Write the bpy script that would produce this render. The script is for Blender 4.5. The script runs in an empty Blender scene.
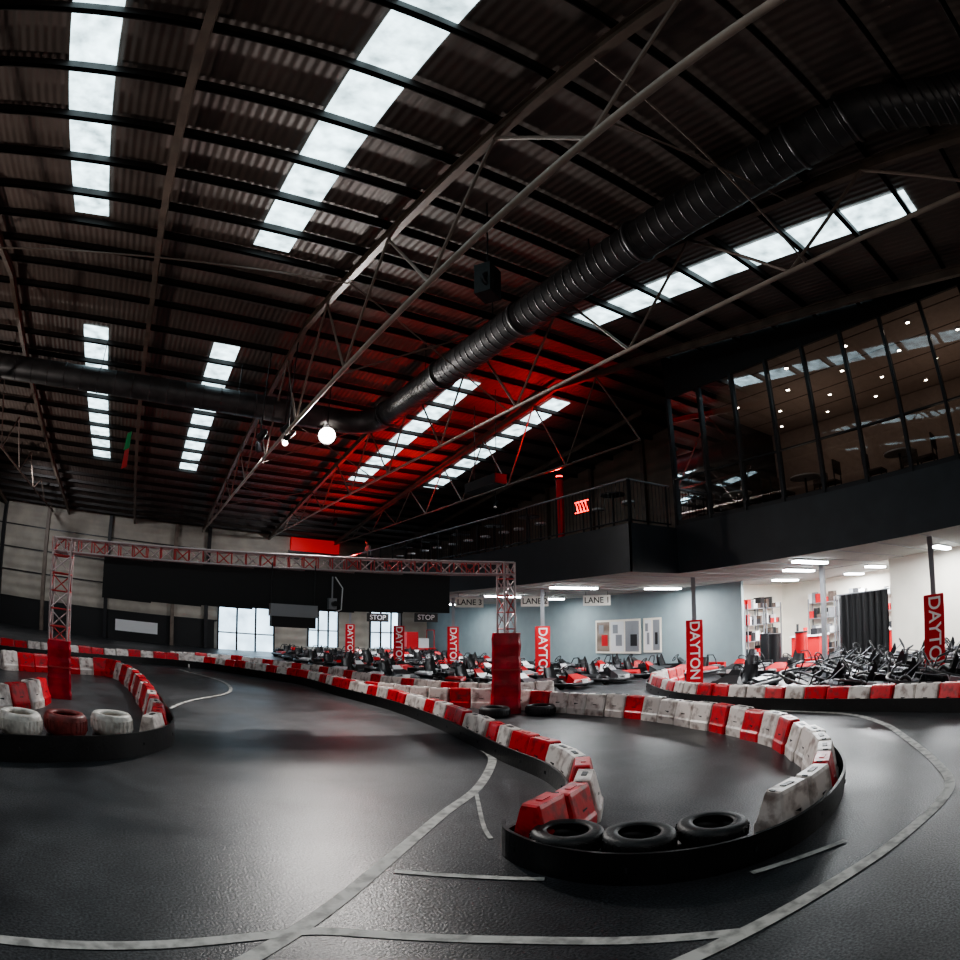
import bpy, math, random
from mathutils import Vector, Matrix
random.seed(7)
S=bpy.context.scene
COL=S.collection
try:
    S.view_settings.view_transform='AgX'; S.view_settings.look='AgX - Medium High Contrast'
except Exception: pass
# ------------------------------------------------------------ materials
def mat(name,col,rough=.6,metal=0,spec=.5,noise=0,nscale=8,col2=None,bump=0,bscale=40,emit=None,estr=0,p0=.38,p1=.65):
    m=bpy.data.materials.new(name); m.use_nodes=True; nt=m.node_tree
    b=nt.nodes['Principled BSDF']
    b.inputs['Base Color'].default_value=(*col,1); b.inputs['Roughness'].default_value=rough
    b.inputs['Metallic'].default_value=metal; b.inputs['Specular IOR Level'].default_value=spec
    tc=nt.nodes.new('ShaderNodeTexCoord')
    if noise or col2:
        n=nt.nodes.new('ShaderNodeTexNoise'); n.inputs['Scale'].default_value=nscale; n.inputs['Detail'].default_value=6
        nt.links.new(tc.outputs['Object'],n.inputs['Vector'])
        r=nt.nodes.new('ShaderNodeValToRGB'); r.color_ramp.elements[0].position=p0; r.color_ramp.elements[1].position=p1
        c2=col2 if col2 else tuple(c*(1-noise) for c in col)
        r.color_ramp.elements[0].color=(*c2,1); r.color_ramp.elements[1].color=(*col,1)
        nt.links.new(n.outputs['Fac'],r.inputs['Fac']); nt.links.new(r.outputs['Color'],b.inputs['Base Color'])
    if bump:
        n2=nt.nodes.new('ShaderNodeTexNoise'); n2.inputs['Scale'].default_value=bscale; n2.inputs['Detail'].default_value=8
        nt.links.new(tc.outputs['Object'],n2.inputs['Vector'])
        bp=nt.nodes.new('ShaderNodeBump'); bp.inputs['Strength'].default_value=bump; bp.inputs['Distance'].default_value=.02
        nt.links.new(n2.outputs['Fac'],bp.inputs['Height']); nt.links.new(bp.outputs['Normal'],b.inputs['Normal'])
    if emit:
        b.inputs['Emission Color'].default_value=(*emit,1); b.inputs['Emission Strength'].default_value=estr
    return m
def ribbed(name,col,axis,freq,rough=.6,strength=.6,nscale=1.3,col2=None,dist=.05):
    m=mat(name,col,rough,noise=.25,nscale=nscale,col2=col2); nt=m.node_tree; b=nt.nodes['Principled BSDF']
    tc=[n for n in nt.nodes if n.type=='TEX_COORD'][0]
    w=nt.nodes.new('ShaderNodeTexWave'); w.bands_direction=axis; w.inputs['Scale'].default_value=freq; w.inputs['Distortion'].default_value=0
    nt.links.new(tc.outputs['Object'],w.inputs['Vector'])
    bp=nt.nodes.new('ShaderNodeBump'); bp.inputs['Strength'].default_value=strength; bp.inputs['Distance'].default_value=dist
    nt.links.new(w.outputs['Fac'],bp.inputs['Height']); nt.links.new(bp.outputs['Normal'],b.inputs['Normal'])
    return m
M={}
M['roof']=ribbed('roof_deck_metal',(.185,.148,.132),'X',2.2,.6,.5,nscale=.7,col2=(.14,.110,.097),dist=.03)
M['purlin']=mat('purlin_dark_steel',(.022,.017,.016),.6)
M['rafter']=mat('rafter_tan_steel',(.19,.148,.12),.5,noise=.3,nscale=3)
M['chord']=mat('truss_tan_tube',(.46,.385,.33),.45,noise=.2,nscale=3)
M['web']=mat('truss_web_tube',(.20,.155,.13),.5)
M['duct']=mat('duct_galvanised',(.12,.12,.125),.47,.6,noise=.3,nscale=3)
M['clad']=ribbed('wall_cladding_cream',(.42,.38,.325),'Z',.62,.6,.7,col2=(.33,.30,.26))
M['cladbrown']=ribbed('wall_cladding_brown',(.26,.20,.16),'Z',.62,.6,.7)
M['black']=mat('black_paint',(.010,.010,.011),.6)
M['slate']=mat('slate_fascia',(.030,.035,.042),.5,noise=.2,nscale=2)
M['blue']=mat('blue_grey_wall',(.27,.34,.36),.6,noise=.08,nscale=2)
M['white']=mat('white_wall_paint',(.84,.79,.70),.6,noise=.06,nscale=2)
M['ceil']=mat('soffit_tiles',(.46,.45,.41),.8,noise=.06,nscale=3)
M['rbr']=mat('barrier_red_plastic',(.66,.010,.020),.34,nscale=8,col2=(.26,.012,.018),bump=.2,bscale=14,p0=.32,p1=.50)
M['rbw']=mat('barrier_white_plastic',(.78,.71,.67),.38,col2=(.34,.27,.245),nscale=6.5,bump=.2,bscale=14,p0=.34,p1=.52)
M['rubber']=mat('tyre_rubber',(.017,.017,.018),.5,noise=.4,nscale=20,bump=.2,bscale=60)
M['belt']=mat('belt_rubber',(.010,.010,.011),.42,noise=.5,nscale=5,bump=.2,bscale=25)
M['wpaint']=mat('white_painted_rubber',(.74,.71,.66),.5,col2=(.38,.34,.31),nscale=9,p0=.33,p1=.55)
M['rpaint']=mat('red_painted_rubber',(.30,.05,.045),.5,noise=.5,nscale=9)
M['alu']=mat('truss_aluminium',(.46,.38,.38),.4,.4)
M['dred']=mat('truss_red',(.42,.05,.05),.45)
M['pad']=mat('red_padding_vinyl',(.60,.012,.035),.32,noise=.5,nscale=4,bump=.9,bscale=3.5)
M['banner']=mat('red_banner',(.62,.012,.02),.5)
M['letter']=mat('white_lettering',(.88,.86,.85),.5)
M['steel']=mat('grey_steel',(.30,.31,.33),.4,.5)
M['dark']=mat('dark_steel',(.03,.03,.033),.4,.4)
M['kred']=mat('kart_red',(.55,.02,.025),.3)
M['kwhite']=mat('kart_white',(.75,.75,.76),.3)
M['kblack']=mat('kart_black',(.02,.02,.022),.35)
M['sign']=mat('sign_face',(.72,.72,.66),.5)
M['signblk']=mat('sign_letter_black',(.03,.03,.03),.5)
M['signred']=mat('sign_letter_red',(.45,.02,.02),.5)
M['wood']=mat('carpet_brown',(.12,.085,.07),.8,noise=.3)
M['inceil']=mat('lounge_ceiling',(.27,.215,.19),.7,noise=.1)
M['tube']=mat('fluorescent_tube',(1,1,1),.5,emit=(.92,.98,1),estr=26)
M['down']=mat('downlight_lamp',(1,1,1),.5,emit=(1,.93,.8),estr=40)
M['flood']=mat('flood_lamp',(1,1,1),.5,emit=(1,.93,.85),estr=200)
M['neon']=mat('neon_red',(1,.05,.03),.5,emit=(1,.04,.03),estr=6)
M['redglow']=mat('red_lit_panel',(.5,.01,.01),.5,emit=(1,.02,.02),estr=.3)
M['green']=mat('flag_green',(.02,.25,.07),.7)
M['skin']=mat('skin',(.55,.33,.25),.5)
M['shirt']=mat('shirt_pale',(.65,.60,.60),.8)
M['trouser']=mat('trousers_dark',(.03,.03,.05),.8)
M['hair']=mat('hair_dark',(.02,.012,.01),.7)
def daylight(name,col,st,scale=3,var=.25):
    m=bpy.data.materials.new(name); m.use_nodes=True; nt=m.node_tree; nt.nodes.clear()
    o=nt.nodes.new('ShaderNodeOutputMaterial'); e=nt.nodes.new('ShaderNodeEmission'); e.inputs[0].default_value=(*col,1)
    tc=nt.nodes.new('ShaderNodeTexCoord'); n=nt.nodes.new('ShaderNodeTexNoise'); n.inputs['Scale'].default_value=scale; n.inputs['Detail'].default_value=5
    mp=nt.nodes.new('ShaderNodeMapRange'); mp.inputs['From Min'].default_value=.3; mp.inputs['From Max'].default_value=.7
    mp.inputs['To Min'].default_value=st*(1-var); mp.inputs['To Max'].default_value=st*(1+var)
    nt.links.new(tc.outputs['Object'],n.inputs['Vector']); nt.links.new(n.outputs['Fac'],mp.inputs['Value']); nt.links.new(mp.outputs['Result'],e.inputs[1])
    nt.links.new(e.outputs[0],o.inputs[0]); return m
M['sky']=daylight('rooflight_translucent',(.70,.93,1.0),2.7,3,.6)
M['day']=daylight('daylight_glazing',(.62,.83,1.0),2.6,1.2,.3)
def glass():
    m=bpy.data.materials.new('tinted_glass'); m.use_nodes=True; nt=m.node_tree; nt.nodes.clear()
    o=nt.nodes.new('ShaderNodeOutputMaterial'); t=nt.nodes.new('ShaderNodeBsdfTransparent'); t.inputs[0].default_value=(.66,.63,.61,1)
    g=nt.nodes.new('ShaderNodeBsdfGlossy'); g.inputs['Roughness'].default_value=.02; g.inputs[0].default_value=(.9,.95,1,1)
    f=nt.nodes.new('ShaderNodeFresnel'); f.inputs[0].default_value=1.6
    mx=nt.nodes.new('ShaderNodeMixShader'); nt.links.new(f.outputs[0],mx.inputs[0]); nt.links.new(t.outputs[0],mx.inputs[1]); nt.links.new(g.outputs[0],mx.inputs[2])
    nt.links.new(mx.outputs[0],o.inputs[0]); return m
M['glass']=glass()
def asphalt():
    m=bpy.data.materials.new('asphalt_track'); m.use_nodes=True; nt=m.node_tree; b=nt.nodes['Principled BSDF']
    tc=nt.nodes.new('ShaderNodeTexCoord')
    def N(s,d=6,dist=0):
        n=nt.nodes.new('ShaderNodeTexNoise'); n.inputs['Scale'].default_value=s; n.inputs['Detail'].default_value=d; n.inputs['Distortion'].default_value=dist
        nt.links.new(tc.outputs['Object'],n.inputs['Vector']); return n
    big=N(.5,5,.7); mid=N(2.6,6,.3); fine=N(55,4)
    r=nt.nodes.new('ShaderNodeValToRGB'); r.color_ramp.elements[0].position=.38; r.color_ramp.elements[1].position=.64
    r.color_ramp.elements[0].color=(.024,.025,.028,1); r.color_ramp.elements[1].color=(.050,.051,.054,1)
    nt.links.new(big.outputs['Fac'],r.inputs['Fac'])
    r2=nt.nodes.new('ShaderNodeValToRGB'); r2.color_ramp.elements[0].position=.34; r2.color_ramp.elements[1].position=.68
    r2.color_ramp.elements[0].color=(.72,.72,.72,1); r2.color_ramp.elements[1].color=(1.15,1.15,1.15,1)
    nt.links.new(mid.outputs['Fac'],r2.inputs['Fac'])
    mx=nt.nodes.new('ShaderNodeMix'); mx.data_type='RGBA'; mx.blend_type='MULTIPLY'; mx.inputs[0].default_value=1
    nt.links.new(r.outputs['Color'],mx.inputs[6]); nt.links.new(r2.outputs['Color'],mx.inputs[7])
    r3=nt.nodes.new('ShaderNodeValToRGB'); r3.color_ramp.elements[0].position=.35; r3.color_ramp.elements[1].position=.68
    r3.color_ramp.elements[0].color=(.3,.3,.3,1); r3.color_ramp.elements[1].color=(2.4,2.4,2.4,1)
    nt.links.new(fine.outputs['Fac'],r3.inputs['Fac'])
    mx2=nt.nodes.new('ShaderNodeMix'); mx2.data_type='RGBA'; mx2.blend_type='MULTIPLY'; mx2.inputs[0].default_value=1
    nt.links.new(mx.outputs[2],mx2.inputs[6]); nt.links.new(r3.outputs['Color'],mx2.inputs[7])
    nt.links.new(mx2.outputs[2],b.inputs['Base Color'])
    rr=nt.nodes.new('ShaderNodeMapRange'); rr.inputs['From Min'].default_value=.3; rr.inputs['From Max'].default_value=.7; rr.inputs['To Min'].default_value=.30; rr.inputs['To Max'].default_value=.50
    nt.links.new(big.outputs['Fac'],rr.inputs['Value']); nt.links.new(rr.outputs['Result'],b.inputs['Roughness'])
    bp=nt.nodes.new('ShaderNodeBump'); bp.inputs['Strength'].default_value=.55; bp.inputs['Distance'].default_value=.006
    nt.links.new(fine.outputs['Fac'],bp.inputs['Height']); nt.links.new(bp.outputs['Normal'],b.inputs['Normal'])
    return m
M['asphalt']=asphalt()
M['line']=mat('worn_line_paint',(.56,.55,.52),.6,col2=(.28,.275,.26),nscale=9,p0=.36,p1=.56)
# ------------------------------------------------------------ mesh builder
class MB:
    def __init__(s): s.v=[];s.f=[];s.m=[];s.mats=[];s.sm=[]
    def mi(s,k):
        if k not in s.mats: s.mats.append(k)
        return s.mats.index(k)
    def add(s,vs,fs,k,smooth=False):
        o=len(s.v); s.v+= [tuple(v) for v in vs]; i=s.mi(k)
        for f in fs: s.f.append([a+o for a in f]); s.m.append(i); s.sm.append(smooth)
    def box(s,lo,hi,k):
        x0,y0,z0=lo;x1,y1,z1=hi
        s.add([(x0,y0,z0),(x1,y0,z0),(x1,y1,z0),(x0,y1,z0),(x0,y0,z1),(x1,y0,z1),(x1,y1,z1),(x0,y1,z1)],
              [(0,3,2,1),(4,5,6,7),(0,1,5,4),(1,2,6,5),(2,3,7,6),(3,0,4,7)],k)
    def obox(s,c,size,k,rz=0,M3=None):
        R=Matrix.Rotation(rz,3,'Z') if M3 is None else M3
        hx,hy,hz=[a/2 for a in size]; c=Vector(c)
        vs=[c+R@Vector(p) for p in [(-hx,-hy,-hz),(hx,-hy,-hz),(hx,hy,-hz),(-hx,hy,-hz),(-hx,-hy,hz),(hx,-hy,hz),(hx,hy,hz),(-hx,hy,hz)]]
        s.add(vs,[(0,3,2,1),(4,5,6,7),(0,1,5,4),(1,2,6,5),(2,3,7,6),(3,0,4,7)],k)
    def cyl(s,p,q,r,k,n=8,r2=None,cap=True):
        p=Vector(p);q=Vector(q);d=(q-p).normalized(); a=d.orthogonal().normalized(); b=d.cross(a); r2=r if r2 is None else r2
        vs=[];fs=[]
        for i in range(n):
            t=2*math.pi*i/n; e=a*math.cos(t)+b*math.sin(t); vs.append(p+e*r); vs.append(q+e*r2)
        for i in range(n):
            j=(i+1)%n; fs.append((2*i,2*j,2*j+1,2*i+1))
        s.add(vs,fs,k,n>6)
        if cap:
            s.add([vs[2*i] for i in range(n)],[tuple(reversed(range(n)))],k); s.add([vs[2*i+1] for i in range(n)],[tuple(range(n))],k)
    def lathe(s,c,prof,k,n=24,M3=None):
        R=M3 or Matrix.Identity(3); c=Vector(c); vs=[];fs=[];L=len(prof)
        for i in range(n):
            t=2*math.pi*i/n
            for (r,z) in prof: vs.append(c+R@Vector((r*math.cos(t),r*math.sin(t),z)))
        for i in range(n):
            j=(i+1)%n
            for a in range(L):
                b=(a+1)%L; fs.append((i*L+a,j*L+a,j*L+b,i*L+b))
        s.add(vs,fs,k,True)
    def tube(s,pts,r,k,n=8,closed=False):
        P=[Vector(p) for p in pts]; L=len(P); vs=[];fs=[]; up=None
        for i,p in enumerate(P):
            if closed: d=(P[(i+1)%L]-P[i-1]).normalized()
            else: d=(P[min(i+1,L-1)]-P[max(i-1,0)]).normalized()
            if up is None: up=d.orthogonal().normalized()
            up=(up-d*up.dot(d)).normalized(); b=d.cross(up)
            rr=r[i] if isinstance(r,(list,tuple)) else r
            for j in range(n):
                t=2*math.pi*j/n; vs.append(p+(up*math.cos(t)+b*math.sin(t))*rr)
        m=L if closed else L-1
        for i in range(m):
            i2=(i+1)%L
            for j in range(n):
                j2=(j+1)%n; fs.append((i*n+j,i*n+j2,i2*n+j2,i2*n+j))
        s.add(vs,fs,k,True)
        if not closed:
            s.add(vs[:n],[tuple(reversed(range(n)))],k); s.add(vs[-n:],[tuple(range(n))],k)
    def obj(s,name,parent=None,loc=(0,0,0)):
        me=bpy.data.meshes.new(name); me.from_pydata(s.v,[],s.f)
        for k in s.mats: me.materials.append(M[k])
        me.polygons.foreach_set('material_index',s.m); me.polygons.foreach_set('use_smooth',s.sm); me.update()
        o=bpy.data.objects.new(name,me); COL.objects.link(o); o.location=loc
        if parent: o.parent=parent
        return o
def cat(pts,step=.1):
    P=[Vector((p[0],p[1],0)) for p in pts]; out=[]
    for i in range(len(P)-1):
        p0=P[max(i-1,0)];p1=P[i];p2=P[i+1];p3=P[min(i+2,len(P)-1)]
        n=max(2,int((p2-p1).length/step))
        for k in range(n):
            t=k/n; out.append(.5*((2*p1)+(-p0+p2)*t+(2*p0-5*p1+4*p2-p3)*t*t+(-p0+3*p1-3*p2+p3)*t**3))
    out.append(P[-1]); return out
def offset(pts,d):  # positive = right of travel
    out=[]
    for i,p in enumerate(pts):
        t=(pts[min(i+1,len(pts)-1)]-pts[max(i-1,0)]).normalized(); out.append(p+Vector((t.y,-t.x,0))*d)
    return out
def text(body,size,loc,rot,k,name,parent,spacing=1,ext=.004):
    c=bpy.data.curves.new(name,'FONT'); c.body=body; c.size=size; c.extrude=ext; c.offset=size*.012; c.align_x='CENTER'; c.align_y='CENTER'; c.space_character=spacing
    o=bpy.data.objects.new(name,c); COL.objects.link(o); o.location=loc; o.rotation_euler=rot; c.materials.append(M[k])
    if parent: o.parent=parent
    return o
# ------------------------------------------------------------ room shell
YB,YN=33.0,-7.4; XL,XR=-18.0,17.0; RY=12.8
def zr(y): return 10.65-.1228*y if y>RY else 7.5+.1228*y
b=MB(); b.box((XL,YN,-.2),(23,YB,0),'asphalt'); b.obj('floor')
b=MB(); t=.15
for (y0,y1) in ((YN,RY),(RY,YB)):
    z0,z1=zr(y0+1e-4 if y0==RY else y0),zr(y1)
    b.add([(XL,y0,z0),(XR,y0,z0),(XR,y1,z1),(XL,y1,z1),(XL,y0,z0+t),(XR,y0,z0+t),(XR,y1,z1+t),(XL,y1,z1+t)],
          [(0,3,2,1),(4,5,6,7),(0,1,5,4),(1,2,6,5),(2,3,7,6),(3,0,4,7)],'roof')
b.obj('ceiling')
b=MB(); b.box((XL,YB,0),(XR+6,YB+.2,zr(YB)+.15),'clad')
for i,x in enumerate((-12.9,-8.6,-5.9,-2.2,1.6,3.5)): b.box((x-.1,YB-.25,0),(x+.1,YB,zr(YB)),'dark' if i%2 else 'rafter')
for z in (1.5,2.9,4.1,5.3): b.box((XL,YB-.08,z),(9,YB,z+.06),'dark')
b.box((XL,YB-.04,0),(4.0,YB,1.5),'black')
b.obj('wall_back')
b=MB(); b.box((XL,YN-.2,0),(XR+6,YN,7.2),'clad'); b.obj('wall_front')
b=MB(); b.box((XL-.2,YN,0),(XL,YB,9.2),'clad'); b.obj('wall_left')
b=MB(); b.box((XR,10.9,0),(XR+.15,YB,2.95),'blue'); b.box((XR-.02,10.9,0),(XR,YB,.12),'slate'); b.obj('wall_pit_blue')
b=MB(); b.box((XR,YN,0),(XR+.15,5.5,2.95),'white'); b.obj('wall_pit_white')
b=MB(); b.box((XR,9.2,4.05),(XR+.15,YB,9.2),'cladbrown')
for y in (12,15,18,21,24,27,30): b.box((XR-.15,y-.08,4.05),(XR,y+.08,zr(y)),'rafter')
b.box((XR,YN,2.95),(XR+.15,9.2,9.2),'black'); b.box((XR,9.2,2.95),(XR+.15,YB,4.05),'slate'); b.obj('wall_right')
b=MB(); b.box((22.5,4.5,0),(22.65,12.5,3),'white'); b.obj('wall_workshop_back')
b=MB(); b.box((17.15,12.3,0),(22.5,12.45,3),'white'); b.box((17.15,4.5,0),(22.5,4.65,3),'white'); b.obj('wall_workshop_side')
b=MB(); b.box((17.15,4.65,2.95),(22.5,12.3,3.05),'ceil'); b.obj('ceiling_workshop')
b=MB()
for X,spans in ((-2.4,((.5,9.8),(15.0,24.8))),(1.4,((.5,9.8),(14.8,24.6))),(8.5,((.9,9.0),(14.0,23.2))),(11.85,((3,9),(13.8,22.8)))):
    for y0,y1 in spans:
        z0,z1=zr(y0)-.02,zr(y1)-.02
        b.add([(X-.37,y0,z0),(X+.37,y0,z0),(X+.37,y1,z1),(X-.37,y1,z1)],[(0,1,2,3)],'sky')
b.obj('window_rooflights')
b=MB(); y=YN+.6
while y<YB:
    z=zr(y)
    b.box((XL,y-.03,z-.17),(XR,y+.03,z-.03),'purlin'); b.box((XL,y-.03,z-.17),(XR,y+.05,z-.155),'purlin'); y+=1.12
b.obj('roof_purlins')
b=MB()
for X in (-16.3,-12.4,-8.6,-4.7,-.85,3.1,6.95,10.8,14.6):
    for (y0,y1) in ((YN,RY),(RY,YB)):
        z0,z1=zr(y0+1e-4 if y0==RY else y0),zr(y1)
        if X>11 and y0<0: continue
        for (w,a,c) in ((.12,.17,.185),(.02,.185,.34),(.12,.34,.355)):
            w/=2
            b.add([(X-w,y0,z0-c),(X+w,y0,z0-c),(X+w,y1,z1-c),(X-w,y1,z1-c),(X-w,y0,z0-a),(X+w,y0,z0-a),(X+w,y1,z1-a),(X-w,y1,z1-a)],
                  [(0,3,2,1),(4,5,6,7),(0,1,5,4),(1,2,6,5),(2,3,7,6),(3,0,4,7)],'rafter')
b.obj('roof_rafters')
def roof_truss(X,zc,y0,y1,pitch,kc='chord',r=.055):
    b=MB(); b.cyl((X,y0,zc),(X,y1,zc),r,kc,10)
    y=y0
    while y+pitch<=y1+.01:
        m=y+pitch/2
        b.cyl((X,y,zc),(X,m,zr(m)-.34),.026,'web',6); b.cyl((X,m,zr(m)-.34),(X,y+pitch,zc),.026,'web',6)
        y+=pitch
    return b.obj('roof_truss')
roof_truss(3.1,6.28,-7,32.6,3.3,r=.045)
roof_truss(6.9,6.3,-7,32.6,3.3,'chord',.035)
roof_truss(-5.6,6.2,-7,32.6,3.3,'rafter',.035)
roof_truss(10.8,6.3,9.6,32.6,2.9,'rafter',.035)
b=MB()
for y in (2.6,9.8,17.0,24.2):
    b.cyl((3.1,y,6.28),(6.9,y,zr(y)-.36),.016,'web',6); b.cyl((6.9,y,6.3),(3.1,y,zr(y)-.36),.016,'web',6)
b.cyl((3.1,9.8,zr(9.8)-.4),(-4.7,9.8,7.6),.018,'web',6)
b.obj('roof_bracing')
b=MB(); R=.33; zc=7.45; yd=15.4; xd=6.0
pts=[(XL+.1,yd,zc),(xd-.9,yd,zc)]
for i in range(1,6):
    a=math.pi/2*i/6; pts.append((xd-.9+.9*math.sin(a),yd-.9+.9*math.cos(a),zc))
pts+=[(xd,yd-.9,zc),(xd,.9,zc),(xd+.02,.6,zc),(xd+.12,.2,zc-.06),(xd+.32,-.5,zc-.16),(xd+.42,-1.4,zc-.2),(xd+.45,-7.2,zc-.2)]
b.tube(pts,R,'duct',28)
def ring(c,ax,e=.010,w=.014):
    Mx=Matrix.Rotation(math.pi/2,3,'Y') if ax=='x' else Matrix.Rotation(math.pi/2,3,'X')
    b.lathe(c,[(R-.01,-w),(R+e,-w),(R+e,w),(R-.01,w)],'duct',28,Mx)
x=-17
while x<xd-1: ring((x,yd,zc),'x'); x+=.5
y=1.0
while y<yd-1: ring((xd,y,zc),'y',.006,.01); y+=.2
for yy in (.9,1.8,4.9,8,11.1,14.2): ring((xd,yy,zc),'y',.035,.03)
y=-.5
while y>-7:
    k=min(1,(-y-.5)/.9); ring((xd+.32+.11*k,y,zc-.16-.04*k),'y',.025,.02); y-=.12
for y in (0.5,.35,.2,.05,-.1,-.25,-.4):
    k=(.6-y)/1.1; ring((xd+.02+.30*k,y,zc-.16*k),'y',.025,.02)
for y in (3,6,9,12): b.cyl((xd,y,zc+R),(xd,y,zr(y)-.1),.012,'dark',6)
for x in (-14,-10,-6,-2,2): b.cyl((x,yd,zc+R),(x,yd,zr(yd)-.1),.012,'dark',6)
b.obj('ventilation_duct')
# ------------------------------------------------------------ mezzanine
b=MB(); b.box((11.5,YN+.02,3.0),(XR-.02,9.2,4.04),'slate'); b.box((9.8,9.2,3.0),(XR-.02,31,4.04),'slate')
b.box((11.46,YN+.02,2.94),(11.5,9.2,4.12),'slate'); b.box((9.76,9.16,2.94),(9.8,31,4.05),'slate'); b.box((9.76,9.16,2.94),(11.5,9.2,4.05),'slate')
b.obj('mezzanine_deck')
b=MB(); b.box((11.55,YN,2.95),(XR,9.2,2.995),'ceil'); b.box((9.85,9.2,2.95),(XR,31,2.995),'ceil')
for y in range(-6,31,1): b.box((11.6 if y<9.2 else 9.9,y,2.94),(XR,y+.02,2.95),'steel')
b.obj('ceiling_pit')
GT=7.42
b=MB(); b.box((11.5,YN,4.12),(11.6,9.2,4.22),'dark'); b.box((11.5,YN,GT),(11.6,9.2,8.60),'black')
y=9.16
while y>YN:
    b.box((11.46,y-.035,4.12),(11.6,y+.035,GT),'dark'); y-=1.03
b.box((11.6,9.1,4.05),(XR,9.2,8.6),'black')
b.box((11.48,YN,5.25),(11.58,9.2,5.28),'dark')
b.obj('window_lounge_frame')
b=MB(); b.add([(11.54,YN,4.2),(11.54,9.16,4.2),(11.54,9.16,GT),(11.54,YN,GT)],[(0,1,2,3)],'glass'); b.obj('window_lounge_glass')
b=MB(); b.box((11.6,YN,GT+.02),(XR,9.1,GT+.1),'inceil')
for x in (12,13.2,14.4,15.6): b.box((x,YN,GT+.01),(x+.03,9.1,GT+.02),'wood')
b.obj('ceiling_lounge')
b=MB(); b.box((11.62,YN,4.05),(XR,9.1,4.08),'wood'); b.obj('floor_lounge')
b=MB(); b.box((XR-.08,YN,4.08),(XR,9.1,GT),'inceil'); b.obj('wall_lounge')
b=MB()
for i,x in enumerate((12.3,13.6,14.9,16.2)):
    y=-6+.7*(i%2)
    while y<9:
        b.cyl((x,y,GT-.02),(x,y,GT+.02),.05,'down',12); b.lathe((x,y,GT),[(.05,-.02),(.075,-.02),(.075,.02),(.05,.02)],'kwhite',12); y+=1.7
b.obj('lounge_downlights')
def chair(x,y,rz,z=4.08):
    b=MB()
    for sx in (-.2,.2):
        b.cyl((sx,-.2,0),(sx,-.2,.46),.018,'dark',6); b.cyl((sx,.2,0),(sx,.22,.92),.018,'dark',6)
    b.box((-.22,-.22,.44),(.22,.22,.49),'wood'); b.box((-.21,.2,.62),(.21,.24,.92),'wood'); b.box((-.2,.19,.2),(.2,.21,.22),'dark')
    o=b.obj('dining_chair',loc=(x,y,z)); o.rotation_euler[2]=rz
def table(x,y,z=4.08,h=.74,r=.38,name='round_table'):
    b=MB(); b.cyl((0,0,h-.03),(0,0,h),r,'kwhite' if h<.9 else 'dark',20); b.cyl((0,0,.02),(0,0,h-.03),.03,'dark',8); b.cyl((0,0,0),(0,0,.03),.22,'dark',16); b.obj(name,loc=(x,y,z))
for y in (-1.5,1.0,3.5,6.0,8.0):
    table(12.6,y); chair(12.6,y+.65,0); chair(12.6,y-.65,math.pi); chair(13.3,y,-math.pi/2)
b=MB(); zt=5.1
def rail(p,q):
    p=Vector(p);q=Vector(q);L=(q-p).length;n=int(L/.13);d=(q-p)/L
    b.cyl(p+Vector((0,0,zt)),q+Vector((0,0,zt)),.028,'steel',8); b.cyl(p+Vector((0,0,4.15)),q+Vector((0,0,4.15)),.018,'dark',6)
    for i in range(n+1):
        c=p+d*L*i/n; big=i%10==0
        if big: b.cyl(c+Vector((0,0,4.06)),c+Vector((0,0,zt)),.028,'dark',6)
        else: b.cyl(c+Vector((0,0,4.15)),c+Vector((0,0,zt)),.008,'dark',4)
rail((9.88,9.28,0),(9.88,30.9,0)); rail((9.95,9.28,0),(11.4,9.28,0)); b.obj('balcony_railing')
def stool(x,y):
    b=MB(); b.cyl((0,0,.72),(0,0,.77),.17,'kwhite',14); b.cyl((0,0,.02),(0,0,.72),.022,'dark',8); b.cyl((0,0,0),(0,0,.02),.18,'dark',14)
    b.tube([(.13*math.cos(a*math.pi/5),.13*math.sin(a*math.pi/5),.3) for a in range(10)],.01,'dark',6,True); b.obj('bar_stool',loc=(x,y,4.06))
for y in (10.7,14.3,16.2,18.4,20.7,23):
    table(10.8,y,4.06,1.05,.33,'bar_table'); stool(10.8,y+.55); stool(10.8,y-.55)
b=MB(); b.cyl((10.95,13.0,4.06),(10.95,13.0,6.0),.11,'banner',16); b.cyl((10.95,13.0,6.0),(10.95,13.0,6.06),.15,'dark',16); b.cyl((10.95,13.0,6.06),(10.95,13.0,6.12),.1,'neon',16); b.obj('red_light_column')
b=MB(); b.box((10.9,11.7,4.85),(10.95,12.3,5.2),'black')
for k in range(4): b.cyl((10.88,11.77+.13*k,4.92),(10.88,11.84+.13*k,5.13),.022,'neon',6)
b.cyl((10.88,11.73,4.88),(10.88,12.27,4.88),.02,'neon',6); b.cyl((10.88,11.73,5.17),(10.88,12.27,5.17),.02,'neon',6); b.cyl((10.93,12.0,4.06),(10.93,12.0,4.85),.025,'dark',8)
b.obj('neon_sign')
b=MB(); b.box((8.2,32.7,5.75),(11.1,32.9,6.5),'redglow'); b.box((8.1,32.75,5.65),(11.2,32.95,5.75),'dark'); b.obj('red_backlit_sign')
COLS=((12.4,3.0),(13.0,9.9),(11.5,14.6),(12.0,21.0),(10.4,22.7),(10.1,27.8),(12.0,-2.5))
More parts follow.
